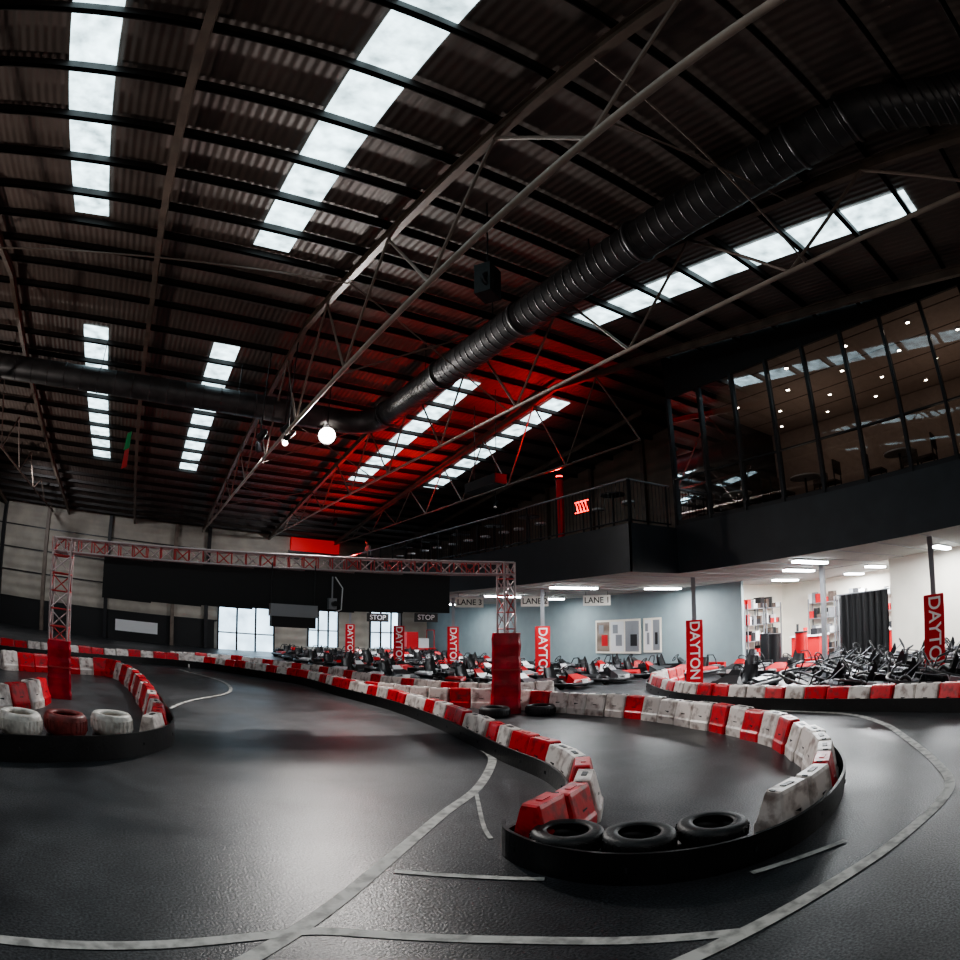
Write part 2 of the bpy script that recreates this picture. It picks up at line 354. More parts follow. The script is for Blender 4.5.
def column(x,y,top=2.93,bh=1.78,bw=.44):
    ang=math.atan2(x,y)
    e=bpy.data.objects.new('banner_column',None); COL.objects.link(e); e.location=(x,y,0); e.rotation_euler[2]=-ang
    b=MB(); b.box((-.06,-.06,0),(.06,.06,top),'steel'); b.box((-.1,-.1,0),(.1,.1,.03),'dark'); b.obj('post',e)
    b=MB(); b.box((-bw/2,-.13,.05),(bw/2,-.07,bh),'banner'); b.box((-bw/2-.01,-.07,.05),(bw/2+.01,.07,bh-.02),'banner'); b.obj('banner_wrap',e)
    text('DAYTON',.38,(0.0,-.135,bh/2+.07),(math.pi/2,math.pi/2,0),'letter','lettering',e,.98)
for x,y in COLS: column(x,y)
b=MB(); b.box((14.35,6.55,0),(14.47,6.67,2.93),'steel'); b.box((14.3,6.5,0),(14.52,6.72,.03),'dark'); b.obj('steel_column')
def sign(body,x,y,z,w,h,k='signblk',bk='sign'):
    ang=math.atan2(x,y)
    e=bpy.data.objects.new('lane_sign' if 'LANE' in body else 'stop_sign',None); COL.objects.link(e); e.location=(x,y,z); e.rotation_euler[2]=-ang*.6
    b=MB(); b.box((-w/2,-.02,-h/2),(w/2,.02,h/2),bk); b.cyl((-w*.4,0,h/2),(-w*.4,0,2.93-z),.008,'dark',6); b.cyl((w*.4,0,h/2),(w*.4,0,2.93-z),.008,'dark',6); b.obj('board',e)
    text(body,h*.8,(0,-.026,0),(math.pi/2,0,0),k,'lettering',e)
sign('LANE 3',10.7,17.6,2.62,.98,.34); sign('LANE 2',12.2,15.9,2.62,.94,.34); sign('LANE 1',14.2,15.0,2.62,.98,.36)
sign('STOP',10.4,25.0,2.12,1.0,.38,'letter','signblk'); sign('STOP',11.6,22.6,2.15,1.0,.38,'letter','signblk')
def fluor(x,y,L=1.8,z=2.93,p=110,ax='x',w=.2):
    e=bpy.data.objects.new('fluorescent_light',None); COL.objects.link(e); e.location=(x,y,z)
    if ax=='y': e.rotation_euler[2]=math.pi/2
    b=MB(); b.box((-L/2,-w/2,-.03),(L/2,w/2,.0),'kwhite'); b.obj('housing',e)
    b=MB(); b.box((-L/2+.03,-w/2+.02,-.075),(L/2-.03,w/2-.02,-.031),'tube'); b.obj('tube',e)
    l=bpy.data.lights.new('lamp','AREA'); l.shape='RECTANGLE'; l.size=L; l.size_y=w; l.energy=p; l.color=(.95,.98,1)
    o=bpy.data.objects.new('lamp',l); COL.objects.link(o); o.parent=e; o.location=(0,0,-.09)
for x,y in ((11.6,13.2),(12.5,18),(15.2,19),(12,24),(15,26),(12,29)): fluor(x,y,p=95)
for x,y in ((15.4,13.0),(15.0,7.6),(12.9,6.2),(15.5,3.4),(13.2,1.0),(15.5,-3)): fluor(x,y,p=150)
for x,y in ((18.6,6.5),(18.6,10),(20.9,8.2)): fluor(x,y,1.8,p=400)
# ------------------------------------------------------------ barriers
def tyre(b,x,y,z=0,R=.28,h=.17,k='rubber'):
    ri=R*.56
    prof=[(ri,.02),(ri+.02,0),(R*.86,0),(R*.95,h*.1),(R,h*.28),(R,h*.72),(R*.95,h*.9),(R*.86,h),(ri+.03,h),(ri,h*.93),(ri+.015,h*.8),(R*.85,h*.6),(R*.85,h*.3),(ri+.015,h*.15)]
    b.lathe((x,y,z),prof,k,28)
    for i in range(0,28):
        a=2*math.pi*i/28; b.obox((x+R*math.cos(a),y+R*math.sin(a),z+h*.5),(.012,.02,h*.5),k,rz=a)
def barrier(name,path,belt=None,h=.42,L=.46,tyres=(),pat=None,beltpath=None,hbelt=.22,fromend=False):
    b=MB(); pts=cat(path,.05)
    cum=[0]
    for i in range(1,len(pts)): cum.append(cum[-1]+(pts[i]-pts[i-1]).length)
    def at(s):
        s=max(0,min(s,cum[-1]))
        lo=0;hi=len(cum)-1
        while hi-lo>1:
            m=(lo+hi)//2
            if cum[m]<=s: lo=m
            else: hi=m
        t=(s-cum[lo])/max(1e-6,cum[hi]-cum[lo]); return pts[lo].lerp(pts[hi],t)
    n=max(1,round(cum[-1]/L)); L=cum[-1]/n
    seq='RRWWRWRRWRWW' if pat is None else pat
    for i in range(n):
        s0=i*L+.012; s1=(i+1)*L-.012; p=at(s0);q=at(s1); d=(q-p).normalized(); nr=Vector((d.y,-d.x,0)); k='rbr' if seq[(n-1-i if fromend else i)%len(seq)]=='R' else 'rbw'
        hh=h+random.uniform(-.018,.018); jog=nr*random.uniform(-.02,.02); tw=random.uniform(-.02,.02)
        prof=[(-.17,0),(-.17,.12),(-.15,.15),(-.085,hh-.03),(-.07,hh),(.07,hh),(.085,hh-.03),(.15,.15),(.17,.12),(.17,0)]
        m=len(prof); e=.03
        secs=[(p,.90,-tw),(p+d*e,1,-tw),(q-d*e,1,tw),(q,.90,tw)]
        vs=[]
        for (c,sc,w) in secs:
            for (o,z) in prof: vs.append(c+jog+nr*(o*sc+w)+Vector((0,0,z*(1 if sc==1 else .975))))
        fs=[tuple(range(m)),tuple(reversed(range(3*m,4*m)))]
        for a in range(3):
            for c in range(m-1): fs.append((a*m+c,(a+1)*m+c,(a+1)*m+c+1,a*m+c+1))
        b.add(vs,fs,k)
        mid=(p+q)/2+jog
        R3=Matrix((( d.x,nr.x,0),(d.y,nr.y,0),(0,0,1)))
        for sg in (-1,1): b.obox(mid+nr*sg*.128+Vector((0,0,.2)),(.09,.012,.05),'belt',M3=R3)
        b.obox(mid+Vector((0,0,hh)),(.14,.05,.012),'belt' if k=='rbw' else 'rbr',M3=R3)
        b.obox((p+q)/2-d*(L*.42)+jog+Vector((0,0,hh-.03)),(.03,.05,.065),'belt',M3=R3)
    if beltpath or belt:
        bp=cat(beltpath,.06) if beltpath else offset(pts,belt)
        a=offset(bp,-.015); c=offset(bp,.015); vs=[];fs=[]
        for i in range(len(bp)):
            vs+= [a[i],a[i]+Vector((0,0,hbelt)),c[i]+Vector((0,0,hbelt)),c[i]]
        for i in range(len(bp)-1):
            for j in range(4):
                k2=(j+1)%4; fs.append((4*i+j,4*i+k2,4*i+4+k2,4*i+4+j))
        fs+=[(0,1,2,3),(4*len(bp)-1,4*len(bp)-2,4*len(bp)-3,4*len(bp)-4)]
        b.add(vs,fs,'belt',False)
        for i in range(6,len(bp)-1,14):
            b.obox((a[i]+c[i])/2+Vector((0,0,hbelt*.5)),(.04,.04,.04),'dark')
    for t in tyres: tyre(b,*t)
    return b.obj(name)
A=[(-9,16.5),(-5,17.6),(-2,19.3),(.24,20.3),(2.0,20.2),(3.25,18.9),(4.6,16.6),(4.95,14),(5.22,11.5),(5.1,9.25),(4.83,7.64),(4.55,6.3),(4.36,5.2),(4.0,4.4),(3.55,3.92),(3.1,3.66),(2.8,3.53),(2.6,3.44)]
Bp=[(4.6,16.6),(5.3,13.4),(6.29,11.6),(7.3,10.74),(7.9,9.4),(8.12,8.46),(8.22,7.26),(7.96,5.95),(7.59,4.81),(7.06,3.83),(6.35,3.06),(5.55,2.5),(4.81,2.24),(4.3,2.2),(3.95,2.25)]
barrier('track_barrier',A,belt=.19,pat='RRWRWWRRWRWW',fromend=True)
fb=[(2.58,3.74),(2.46,3.52),(2.48,3.08),(2.70,2.62),(3.1,2.26),(3.57,2.05),(4.1,1.97),(4.81,2.03),(5.6,2.3),(6.45,2.88),(7.2,3.7),(7.77,4.75),(8.15,5.95),(8.4,7.26)]
barrier('track_barrier',list(reversed(Bp)),beltpath=fb,hbelt=.25,pat='WWRWWWWRWRWRWW',tyres=[(x,y,z,.27,.145) for (x,y) in ((2.74,3.17),(3.05,2.76),(3.52,2.46)) for z in (0,.145)])
b=MB()
for x,y in ((6.5,9.75),(7.35,9.4)): tyre(b,x,y,0,.3,.2)
b.obj('loose_tyres')
barrier('track_barrier',[(1.0,21.6),(3.4,21.4),(5.4,18.8),(6.2,16),(6.9,13.4),(7.6,12.2),(9.3,11.4)],pat='WWRWWR')
barrier('track_barrier',[(14,11.2),(12.4,10.8),(11.3,9.7),(10.4,8.2),(10.1,6.9),(9.9,4.9),(9.7,3.2),(9.25,1.6),(8.4,-.6),(7.4,-3)],belt=.19)
LR=[(-3.6,14.1),(-2.5,14.9),(-1.17,15.7),(-.55,15.1),(-.15,13.3),(.08,11.2),(.2,9.5),(.2,8.3),(.02,7.75)]
lt=[(-1.5,6.75,'wpaint'),(-.98,7.07,'rpaint'),(-.42,7.4,'wpaint')]
barrier('track_barrier',LR,tyres=[(x,y,0,.27,.25,'rubber') for x,y,k in lt]+[(x,y,.25,.27,.25,k) for x,y,k in lt]+[(-2.1,6.5,0,.27,.25,'rubber'),(-2.1,6.5,.25,.27,.25,'wpaint')],
        beltpath=[(-3.4,5.6),(-2.3,6.05),(-1.69,6.32),(-1.03,6.67),(-.3,7.12),(.22,7.75),(.42,8.4),(.4,9.5),(.28,11.2),(.05,13.3),(-.4,15.2)],pat='WRRWRWRR',hbelt=.3)
barrier('track_barrier',[(-1.9,10.6),(-2.0,9.8),(-2.6,8.8),(-3.6,8.0),(-5,7.6)],pat='RW')
LZ=[.003]
def line(pts,w=.11):
    LZ[0]+=.0012
    b=MB(); p=cat(pts,.08); a=offset(p,-w/2); c=offset(p,w/2); vs=[];fs=[]
    for i in range(len(p)): vs+=[a[i]+Vector((0,0,LZ[0])),c[i]+Vector((0,0,LZ[0]))]
    for i in range(len(p)-1): fs.append((2*i+1,2*i+3,2*i+2,2*i))
    b.add(vs,fs,'line'); b.obj('track_line_marking')
line([(4.55,7.1),(4.3,6.5),(3.43,5.45),(2.6,4.75),(1.85,4.06),(1.0,3.25),(.39,2.73),(-.3,2.2)])
line([(-1.9,2.6),(-.96,2.75),(-.12,2.88),(.55,2.97),(.95,2.92),(1.69,2.46),(2.27,1.92),(2.62,1.56)],.09)
line([(9.7,5.6),(9.42,3.96),(8.65,2.97),(7.67,2.25),(6.37,1.44),(5.5,1.09),(4.35,1.19),(3.31,1.40),(2.59,1.54),(1.9,1.66)],.11)
line([(1.62,3.67),(2.04,3.35),(2.42,3.02)],.06); line([(3.36,1.98),(3.75,1.80),(4.15,1.62)],.06)
line([(3.3,5.3),(2.75,4.3),(2.6,3.95)],.04)
line([(1.2,19),(2.2,16.6),(2.1,14.2),(1.0,12.4),(.5,11.2)],.08)
# ------------------------------------------------------------ start gantry
def box_truss(b,p,q,w,n,kc='alu',kd='dred',r=.022):
    p=Vector(p);q=Vector(q);d=(q-p).normalized(); up=Vector((0,0,1)) if abs(d.z)<.9 else Vector((0,1,0)); s=d.cross(up).normalized(); u=s.cross(d); w/=2
    cs=[s*w+u*w,-s*w+u*w,-s*w-u*w,s*w-u*w]
    for c in cs: b.cyl(p+c,q+c,r,kc,8)
    for i in range(n):
        a=p+(q-p)*i/n; e=p+(q-p)*(i+1)/n
        for j in range(4):
            c1,c2=cs[j],cs[(j+1)%4]
            if i%2: c1,c2=c2,c1
            b.cyl(a+c1,e+c2,r*.6,kc if i%3 else kd,6)
            b.cyl(a+c1,a+c2,r*.6,kd,6)
g=bpy.data.objects.new('start_gantry',None); COL.objects.link(g)
GL=Vector((-1.66,11.3,0)); GR=Vector((7.05,10.15,0)); zl=2.88; zg=3.12
b=MB(); box_truss(b,GL+Vector((0,0,.02)),GL+Vector((0,0,zl)),.36,9); b.obj('left_tower',g)
b=MB(); box_truss(b,GR+Vector((0,0,.02)),GR+Vector((0,0,zg)),.26,9); b.obj('right_tower',g)
dd=(GR-GL).normalized()
b=MB(); box_truss(b,GL-dd*.2+Vector((0,0,zl-.13)),GR+dd*.13+Vector((0,0,zg-.13)),.24,34); b.obj('crossbeam',g)
def padded(c,w,h,name):
    b=MB(); ang=math.atan2(c.x,c.y)
    R3=Matrix.Rotation(-ang,3,'Z'); prof=[]
    n=14
    for i in range(n+1):
        z=h*i/n; ww=w/2*(1+.018*math.sin(i*1.7))
        prof.append([c+R3@Vector((x*ww+.008*math.sin(i*2.3),y*ww,z)) for x,y in ((-1,-.85),(-.85,-1),(0,-1.04),(.85,-1),(1,-.85),(1,.85),(.85,1),(-.85,1),(-1,.85))])
    vs=[v for r in prof for v in r]; fs=[]
    for i in range(n):
        for j in range(9): k=(j+1)%9; fs.append((9*i+j,9*i+k,9*i+9+k,9*i+9+j))
    b.add(vs,fs,'pad'); b.add(prof[-1],[tuple(range(9))],'pad')
    b.obox(c+Vector((0,0,.55*h)),(w*1.04,w*1.06,.03),'dred',rz=-ang)
    b.obj(name,g)
padded(GL,.46,1.05,'left_pad'); padded(GR,.58,1.66,'right_pad')
b=MB(); rz=math.atan2(dd.y,dd.x)
L=(GR-GL).length
for i in range(7):
    s0=.85+i*(L-1.2)/7*.88; s1=.85+(i+1)*(L-1.2)/7*.88; c=GL+dd*(s0+s1)/2+Vector((0,0,2.25+.22*(s0+s1)/2/L)); b.obox(c,(s1-s0,.05,.74),'black',rz=rz)
b.obj('black_screen',g)
b=MB(); c=GL+dd*4.42+Vector((0,-.15,1.98)); b.obox(c,(.85,.5,.22),'steel',rz=rz); b.obox(c-Vector((0,0,.2)),(.8,.45,.2),'dark',rz=rz)
for s in (-.4,.4): b.cyl(c+dd*s,c+dd*s+Vector((0,0,.85)),.012,'dark',6)
b.obj('hanging_timing_box',g)
b=MB(); c=GL+dd*5.15+Vector((0,-.15,2.15)); b.obox(c,(.14,.2,.2),'steel',rz=rz); b.cyl(c,c+Vector((0,0,.5)),.015,'steel',6); b.cyl(c-Vector((0,.2,0)),c,.05,'dark',10)
b.tube([c+Vector((.05,0,.5)),c+Vector((.2,0,.3)),c+Vector((.18,0,-.1)),c+Vector((.05,0,-.15))],.012,'kwhite',6)
b.obj('race_camera',g)
# ------------------------------------------------------------ karts
def kart_mb(body,accent,bare=False):
    b=MB()
    def wheel(x,y,r,w):
        b.lathe((x,y,r),[(r*.5,-w/2),(r*.9,-w/2),(r,-w*.35),(r,w*.35),(r*.9,w/2),(r*.5,w/2)],'rubber',16,Matrix.Rotation(math.pi/2,3,'Y'))
        b.cyl((x-w*.3,y,r),(x+w*.3,y,r),r*.5,'steel',10)
    for sx in (-1,1): wheel(sx*.52,.62,.13,.13); wheel(sx*.55,-.5,.14,.2)
    for sx in (-1,1):
        b.tube([(sx*.16,.9,.1),(sx*.2,.5,.1),(sx*.33,.1,.1),(sx*.33,-.75,.12)],.018,'dark',6)
    b.cyl((-.5,-.5,.14),(.5,-.5,.14),.02,'steel',8); b.cyl((-.45,.62,.13),(.45,.62,.13),.018,'dark',6)
    b.box((-.2,-.2,.07),(.2,.85,.085),'dark')
    ring=[]
    for i in range(28):
        a=2*math.pi*i/28; ca,sa=math.cos(a),math.sin(a)
        ring.append((.68*math.copysign(abs(ca)**.45,ca),1.0*math.copysign(abs(sa)**.55,sa),.14))
    b.tube(ring,.055 if not bare else .03,'kblack',8,True)
    if not bare:
        vs=[(-.42,.98,.12),(.42,.98,.12),(.36,.66,.12),(-.36,.66,.12),(-.34,.93,.27),(.34,.93,.27),(.2,.6,.4),(-.2,.6,.4)]
        b.add(vs,[(0,1,5,4),(4,5,6,7),(1,2,6,5),(3,0,4,7),(2,3,7,6)],body)
        b.add([(-.17,.6,.38),(.17,.6,.38),(.14,.42,.52),(-.14,.42,.52),(-.17,.55,.12),(.17,.55,.12)],[(0,1,2,3),(4,5,1,0),(5,2,1),(4,0,3),(4,3,2,5)],accent)
        for sx in (-1,1):
            x0,x1=sx*.4,sx*.64
            vs=[(x0,-.3,.1),(x1,-.3,.1),(x1,.42,.1),(x0,.42,.1),(x0,-.3,.28),(x1*.96,-.3,.24),(x1*.96,.36,.24),(x0,.36,.3)]
            b.add(vs,[(4,5,6,7),(0,1,5,4),(1,2,6,5),(2,3,7,6),(3,0,4,7)],accent if sx>0 else body)
        b.box((-.34,-1.0,.18),(.34,-.9,.34),body); b.box((-.12,.99,.16),(.12,1.05,.26),'letter')
    else:
        for sx in (-1,1):
            b.tube([(sx*.35,.5,.12),(sx*.4,.45,.3),(sx*.4,-.2,.3),(sx*.38,-.3,.12)],.016,'steel',6)
            b.tube([(sx*.3,.95,.12),(sx*.3,.9,.32),(sx*.1,.75,.42)],.016,'dark',6)
            b.tube([(sx*.55,.35,.12),(sx*.6,.3,.34),(sx*.6,-.15,.34),(sx*.55,-.2,.12)],.014,'kblack',6)
        b.cyl((-.3,.9,.32),(.3,.9,.32),.016,'steel',6); b.cyl((-.35,0,.1),(.35,0,.1),.016,'dark',6)
    prof=[(.12,.15),(.02,.11),(-.14,.11),(-.24,.18),(-.31,.36),(-.36,.56)]
    vs=[];w=[.19,.2,.21,.22,.21,.16]
    for (y,z),ww in zip(prof,w):
        vs+=[(-ww,y+.05,z+.12),(-ww*.85,y,z),(0,y-.015,z-.01),(ww*.85,y,z),(ww,y+.05,z+.12)]
    fs=[(5*i+j,5*i+j+1,5*i+6+j,5*i+5+j) for i in range(5) for j in range(4)]
    b.add(vs,fs,'kblack',True); b.add([(x,y-.025,z-.01) for x,y,z in vs],[tuple(reversed(f)) for f in fs],'kblack',True)
    R3=Matrix.Rotation(math.radians(50),3,'X'); c=Vector((0,.3,.52 if not bare else .55))
    b.tube([c+R3@Vector((.145*math.cos(i*math.pi/8),.145*math.sin(i*math.pi/8),0)) for i in range(16)],.016,'kblack',6,True)
    for a in (0,2.1,4.2): b.cyl(c,c+R3@Vector((.14*math.cos(a),.14*math.sin(a),0)),.01,'dark',4)
    b.cyl(c,(0,.62,.2),.014,'steel',6)
    b.box((.24,-.62,.12),(.5,-.3,.36),'dark'); b.cyl((.37,-.46,.36),(.37,-.46,.43),.07,'steel',10); b.box((-.5,-.55,.12),(-.26,-.25,.30),'steel')
    b.tube([(-.2,-.72,.14),(-.2,-.64,.45),(-.13,-.6,.60),(.13,-.6,.60),(.2,-.64,.45),(.2,-.72,.14)],.018,'dark',8)
    return b
def kart_mesh(body,accent):
    b=kart_mb(body,accent)
    me=bpy.data.meshes.new('go_kart'); me.from_pydata(b.v,[],b.f)
    for k in b.mats: me.materials.append(M[k])
    me.polygons.foreach_set('material_index',b.m); me.polygons.foreach_set('use_smooth',b.sm); return me
KM=[kart_mesh('kred','kblack'),kart_mesh('kblack','kred'),kart_mesh('kwhite','kred'),kart_mesh('kblack','kwhite'),kart_mesh('kblack','kblack')]
KB=kart_mb('kblack','kblack',True)
def clear(x,y,r=1.25): return all(math.hypot(x-a,y-c)>r for a,c in COLS+((14.4,6.6),))
def kart(x,y,rz,i=None):
    if not clear(x,y,1.0): return
    o=bpy.data.objects.new('go_kart',KM[random.randrange(5) if i is None else i]); COL.objects.link(o); o.location=(x,y,0); o.rotation_euler[2]=rz
for r in range(8):
    for c in range(5):
        x=7.3+c*1.66+(1.6 if r<2 else 0)+(0.5 if r<3 else 0)
        if x<16.2: kart(x,13.4+r*2.2,math.radians(192+random.uniform(-5,5)))
for (x,y) in ((15.6,8.2),(15.6,9.8),(15.4,11.6),(12.6,8.0)): kart(x,y,math.radians(88+random.uniform(-8,8)),random.choice((0,1,4)))
# bare chassis stored leaning on one another: one mass
pile=MB()
def lean(x,y,rz,tilt):
    Rm=Matrix.Rotation(rz,3,'Z')@Matrix.Rotation(tilt,3,'X')
    pv=Vector((0,-1.0,.1)); vs=[Rm@(Vector(v)-pv) for v in KB.v]; zm=min(v.z for v in vs)
    vs=[(v.x+x,v.y+y,v.z-zm) for v in vs]; o=len(pile.v); pile.v+=vs
    mp=[pile.mi(k) for k in KB.mats]
    pile.f+=[[a+o for a in f] for f in KB.f]; pile.m+=[mp[m] for m in KB.m]; pile.sm+=KB.sm
for X,yt in ((11.35,5.0),(13.4,4.9),(15.3,5.6)):
    y=-2.6
    while y<yt:
        xx=X+random.uniform(-.12,.12)
        if clear(xx,y+.7,1.12): lean(xx,y,math.radians(random.uniform(-16,16)),math.radians(random.uniform(7,15)))
        y+=.86
pile.obj('stacked_kart_frames')
def window(name,y0,y1,z0,z1,n,x=XR-.03):
    e=bpy.data.objects.new(name,None); COL.objects.link(e)
    b=MB(); b.box((x-.03,y0,z0),(x,y1,z1),'white'); w=(y1-y0-.08)/n
    for i in range(n):
        ya=y0+.08+i*w; b.box((x-.035,ya,z0+.08),(x-.03,ya+w-.08,z1-.08),('steel','kwhite','cladbrown')[i%3])
        b.box((x-.04,ya+.1,z0+.3),(x-.035,ya+w*.55,z0+.75),('dark','steel','kred')[i%3]); b.box((x-.04,ya+w*.4,z0+.8),(x-.035,ya+w*.75,z1-.2),'steel')
    b.obj('frame',e)
window('window_1',14.45,15.35,.65,1.95,2); window('window_2',15.5,18.0,.6,1.95,3)
def bdoor(name,x0,x1,z1,n,z0=0):
    b=MB(); b.box((x0,YB-.1,z0),(x1,YB-.06,z1),'day')
    for i in range(n+1):
        x=x0+(x1-x0)*i/n; b.box((x-.05,YB-.16,z0),(x+.05,YB-.06,z1),'dark')
    b.box((x0,YB-.16,z1-.08),(x1,YB-.06,z1+.04),'dark'); b.box((x0,YB-.16,z0+.9),(x1,YB-.06,z0+.97),'steel')
    b.obj(name)
bdoor('door_1',4.2,7.4,3.1,3); bdoor('window_3',9.4,11.2,2.7,3,.4); bdoor('window_4',13.2,15.2,2.7,3,.4)
b=MB(); b.box((-1.6,YB-.12,.5),(.8,YB-.09,1.1),'kwhite'); b.obj('wall_notice_board')
def shelf(x,y,rz=0):
    b=MB()
    for sx in (-.6,.6):
        for sy in (-.2,.2): b.box((sx-.02,sy-.02,0),(sx+.02,sy+.02,2.2),'steel')
    for z in (.2,.8,1.4,2.0): b.box((-.62,-.22,z),(.62,.22,z+.03),'steel')
    for z in (.23,.83,1.43,2.03):
        xx=-.55
        while xx<.5:
            w=random.uniform(.12,.3); h=random.uniform(.15,.42); b.box((xx,-.18,z),(xx+w-.02,.15,z+h),random.choice(('kred','kwhite','dark','steel','kblack','wood'))); xx+=w
    o=b.obj('storage_shelf',loc=(x,y,0)); o.rotation_euler[2]=rz
for y in (5.6,7.2,8.8,10.2): shelf(22.2,y,math.pi/2)
for x in (18.0,19.4,20.8): shelf(x,12.0)
def bench(x,y,rz):
    b=MB(); b.box((-.7,-.35,.82),(.7,.35,.88),'kwhite'); b.box((-.66,-.32,.1),(-.1,.3,.82),'kred'); b.box((.1,-.32,.1),(.66,.3,.82),'kred')
    for z in (.3,.5,.7): b.box((-.6,-.34,z),(-.16,-.32,z+.02),'steel'); b.box((.16,-.34,z),(.6,-.32,z+.02),'steel')
    for sx in (-.6,.6): b.cyl((sx,0,0),(sx,0,.12),.05,'rubber',8)
    b.box((-.5,-.1,.88),(-.2,.2,1.1),'dark'); b.cyl((.2,0,.88),(.2,0,1.15),.08,'kred',10); b.cyl((.5,.1,.88),(.5,.1,1.3),.05,'kblack',8)
    o=b.obj('tool_bench',loc=(x,y,0)); o.rotation_euler[2]=rz
bench(19.6,6.6,math.radians(100)); bench(20.2,9.9,math.radians(80))
b=MB()
for y,x in ((9.3,18.3),(10.2,18.0),(10.9,18.6)): b.cyl((x,y,0),(x,y,1.05),.22,'kred' if y<10 else 'dark',16); b.cyl((x,y,1.05),(x,y,1.1),.23,'dark',16)
b.obj('oil_drums')
b=MB(); n=40; vs=[];fs=[]
for i in range(n+1):
    y=5.55+i*.042; x=16.9+.05*math.sin(i*1.3); vs+=[(x,y,.1),(x,y,2.1)]
for i in range(n): fs.append((2*i,2*i+2,2*i+3,2*i+1))
b.add(vs,fs,'black'); b.cyl((16.9,5.5,2.12),(16.9,7.3,2.12),.02,'steel',8); b.cyl((16.9,7.3,0),(16.9,7.3,2.12),.02,'steel',8); b.obj('workshop_curtain')
b=MB(); b.box((-.9,-.5,.35),(.9,.5,.45),'kred'); b.box((-.9,-.45,.45),(-.2,.45,1.2),'kred'); b.box((-.15,-.4,.45),(.5,.4,.9),'kwhite'); b.tube([(.8,-.45,.45),(.8,-.45,1.3),(.8,.45,1.3),(.8,.45,.45)],.03,'kred',8)
for sx in (-.65,.65):
    for sy in (-.5,.5): b.lathe((sx,sy,.2),[(.08,-.06),(.2,-.06),(.2,.06),(.08,.06)],'rubber',14,Matrix.Rotation(math.pi/2,3,'X'))
b.obj('pit_service_trolley',loc=(15.2,30.6,0)).scale=(1,1,1.2)
# ------------------------------------------------------------ hanging kit
b=MB(); b.obox((4.05,6.2,6.6),(.34,.26,.5),'black',rz=.5); b.cyl((4.05,6.2,6.85),(4.05,6.2,zr(6.2)-.1),.012,'dark',6); b.lathe((3.97,6.06,6.55),[(.04,-.01),(.12,-.01),(.12,.02),(.04,.02)],'dark',16,Matrix.Rotation(math.pi/2,3,'X')); b.obj('loudspeaker')
b=MB(); b.obox((9.4,14.6,6.0),(.4,1.7,.28),'black')
for y in (14,15.2): b.cyl((9.4,y,6.1),(9.4,y,zr(y)-.1),.012,'dark',6)
b.obj('air_heater')
def lampfix(name,loc,target,energy,size=.13,k='flood',spot=70,col=(.93,.96,1),blend=.6,hang=True):
    e=bpy.data.objects.new(name,None); COL.objects.link(e); e.location=loc
    d=(Vector(target)-Vector(loc)).normalized(); q=d.to_track_quat('-Z','Y')
    h=bpy.data.objects.new('head_pivot',None); COL.objects.link(h); h.parent=e; h.rotation_euler=q.to_euler()
    b=MB(); b.lathe((0,0,0),[(size*.3,.28),(size*.75,.25),(size*1.15,.0),(size*1.2,-.06),(size*1.1,-.06),(size*1.02,.0),(size*.3,.2)],'dark',18); b.cyl((0,0,.03),(0,0,.05),size,k,18); b.obj('housing',h)
    b=MB()
    if hang: b.cyl((0,0,.1),(0,0,zr(loc[1])-loc[2]-.1),.015,'dark',6); b.tube([(-size*1.3,0,0),(-size*1.3,0,.2),(size*1.3,0,.2),(size*1.3,0,0)],.01,'dark',6)
    else: b.cyl((0,0,-loc[2]),(0,0,-.15),.04,'dark',8); b.tube([(-size*1.3,0,0),(-size*1.3,0,-.2),(size*1.3,0,-.2),(size*1.3,0,0)],.01,'dark',6)
    b.obj('yoke',e)
    l=bpy.data.lights.new('lamp','SPOT'); l.energy=energy; l.spot_size=math.radians(spot); l.spot_blend=blend; l.color=col; l.shadow_soft_size=size
    o=bpy.data.objects.new('lamp',l); COL.objects.link(o); o.parent=h; o.location=(0,0,-.08)
lampfix('floodlight',(4.5,14.8,6.75),(1.4,5,0),2500,.22,spot=120,col=(1,.96,.92))
lampfix('stage_spotlight',(3.6,15.9,6.7),(2,3,1),300,.08,'down')
lampfix('stage_spotlight',(3.1,13.5,6.1),(-3,12,0),300,.06,'dark')
lampfix('stage_spotlight',(2.6,14.4,6.3),(-2,26,0),300,.09,'dark')
lampfix('stage_spotlight',(3.3,14.8,6.7),(-2,26,0),200,.09,'dark')
lampfix('stage_spotlight',(2.9,16.2,6.5),(6,26,0),200,.08,'dark')
lampfix('hall_fill_light',(-6,24,6.6),(-4,30,1.5),850,.12,'down',130)  # fill lamps added to light the hall, given hanging lamp bodies
lampfix('hall_fill_light',(-7,8,6.4),(-4,9,0),500,.14,'down',140)
lampfix('hall_fill_light',(1,-3,6.2),(2,2,0),240,.14,'down',140)  # unseen fill lamp added behind the camera
lampfix('hall_fill_light',(8.5,26,6.4),(6,30,1),650,.1,'down',140)
lampfix('hall_fill_light',(13.4,20,6.7),(12,20,4),350,.08,'down',150)  # extra lamp added to brighten the terrace
lampfix('roof_fill_light',(-9,9,2.6),(-5,11,9),760,.14,'down',130,(1,.9,.82),1,False)  # unseen lamps on poles, added to brighten the roof deck
lampfix('roof_fill_light',(-8,22,2.6),(-4,20,9),480,.14,'down',130,(1,.9,.82),1,False)
lampfix('roof_fill_light',(-3,-4,2.6),(1,2,8),240,.14,'down',120,(1,.9,.82),1,False)
def red(loc,target,e,ang=150):
    l=bpy.data.lights.new('red_wash_lamp','SPOT'); l.energy=e; l.color=(1,.03,.025); l.spot_size=math.radians(ang); l.spot_blend=1; l.shadow_soft_size=.12
    o=bpy.data.objects.new('red_wash_lamp',l); COL.objects.link(o); o.location=loc; o.rotation_euler=(Vector(target)-Vector(loc)).to_track_quat('-Z','Y').to_euler()
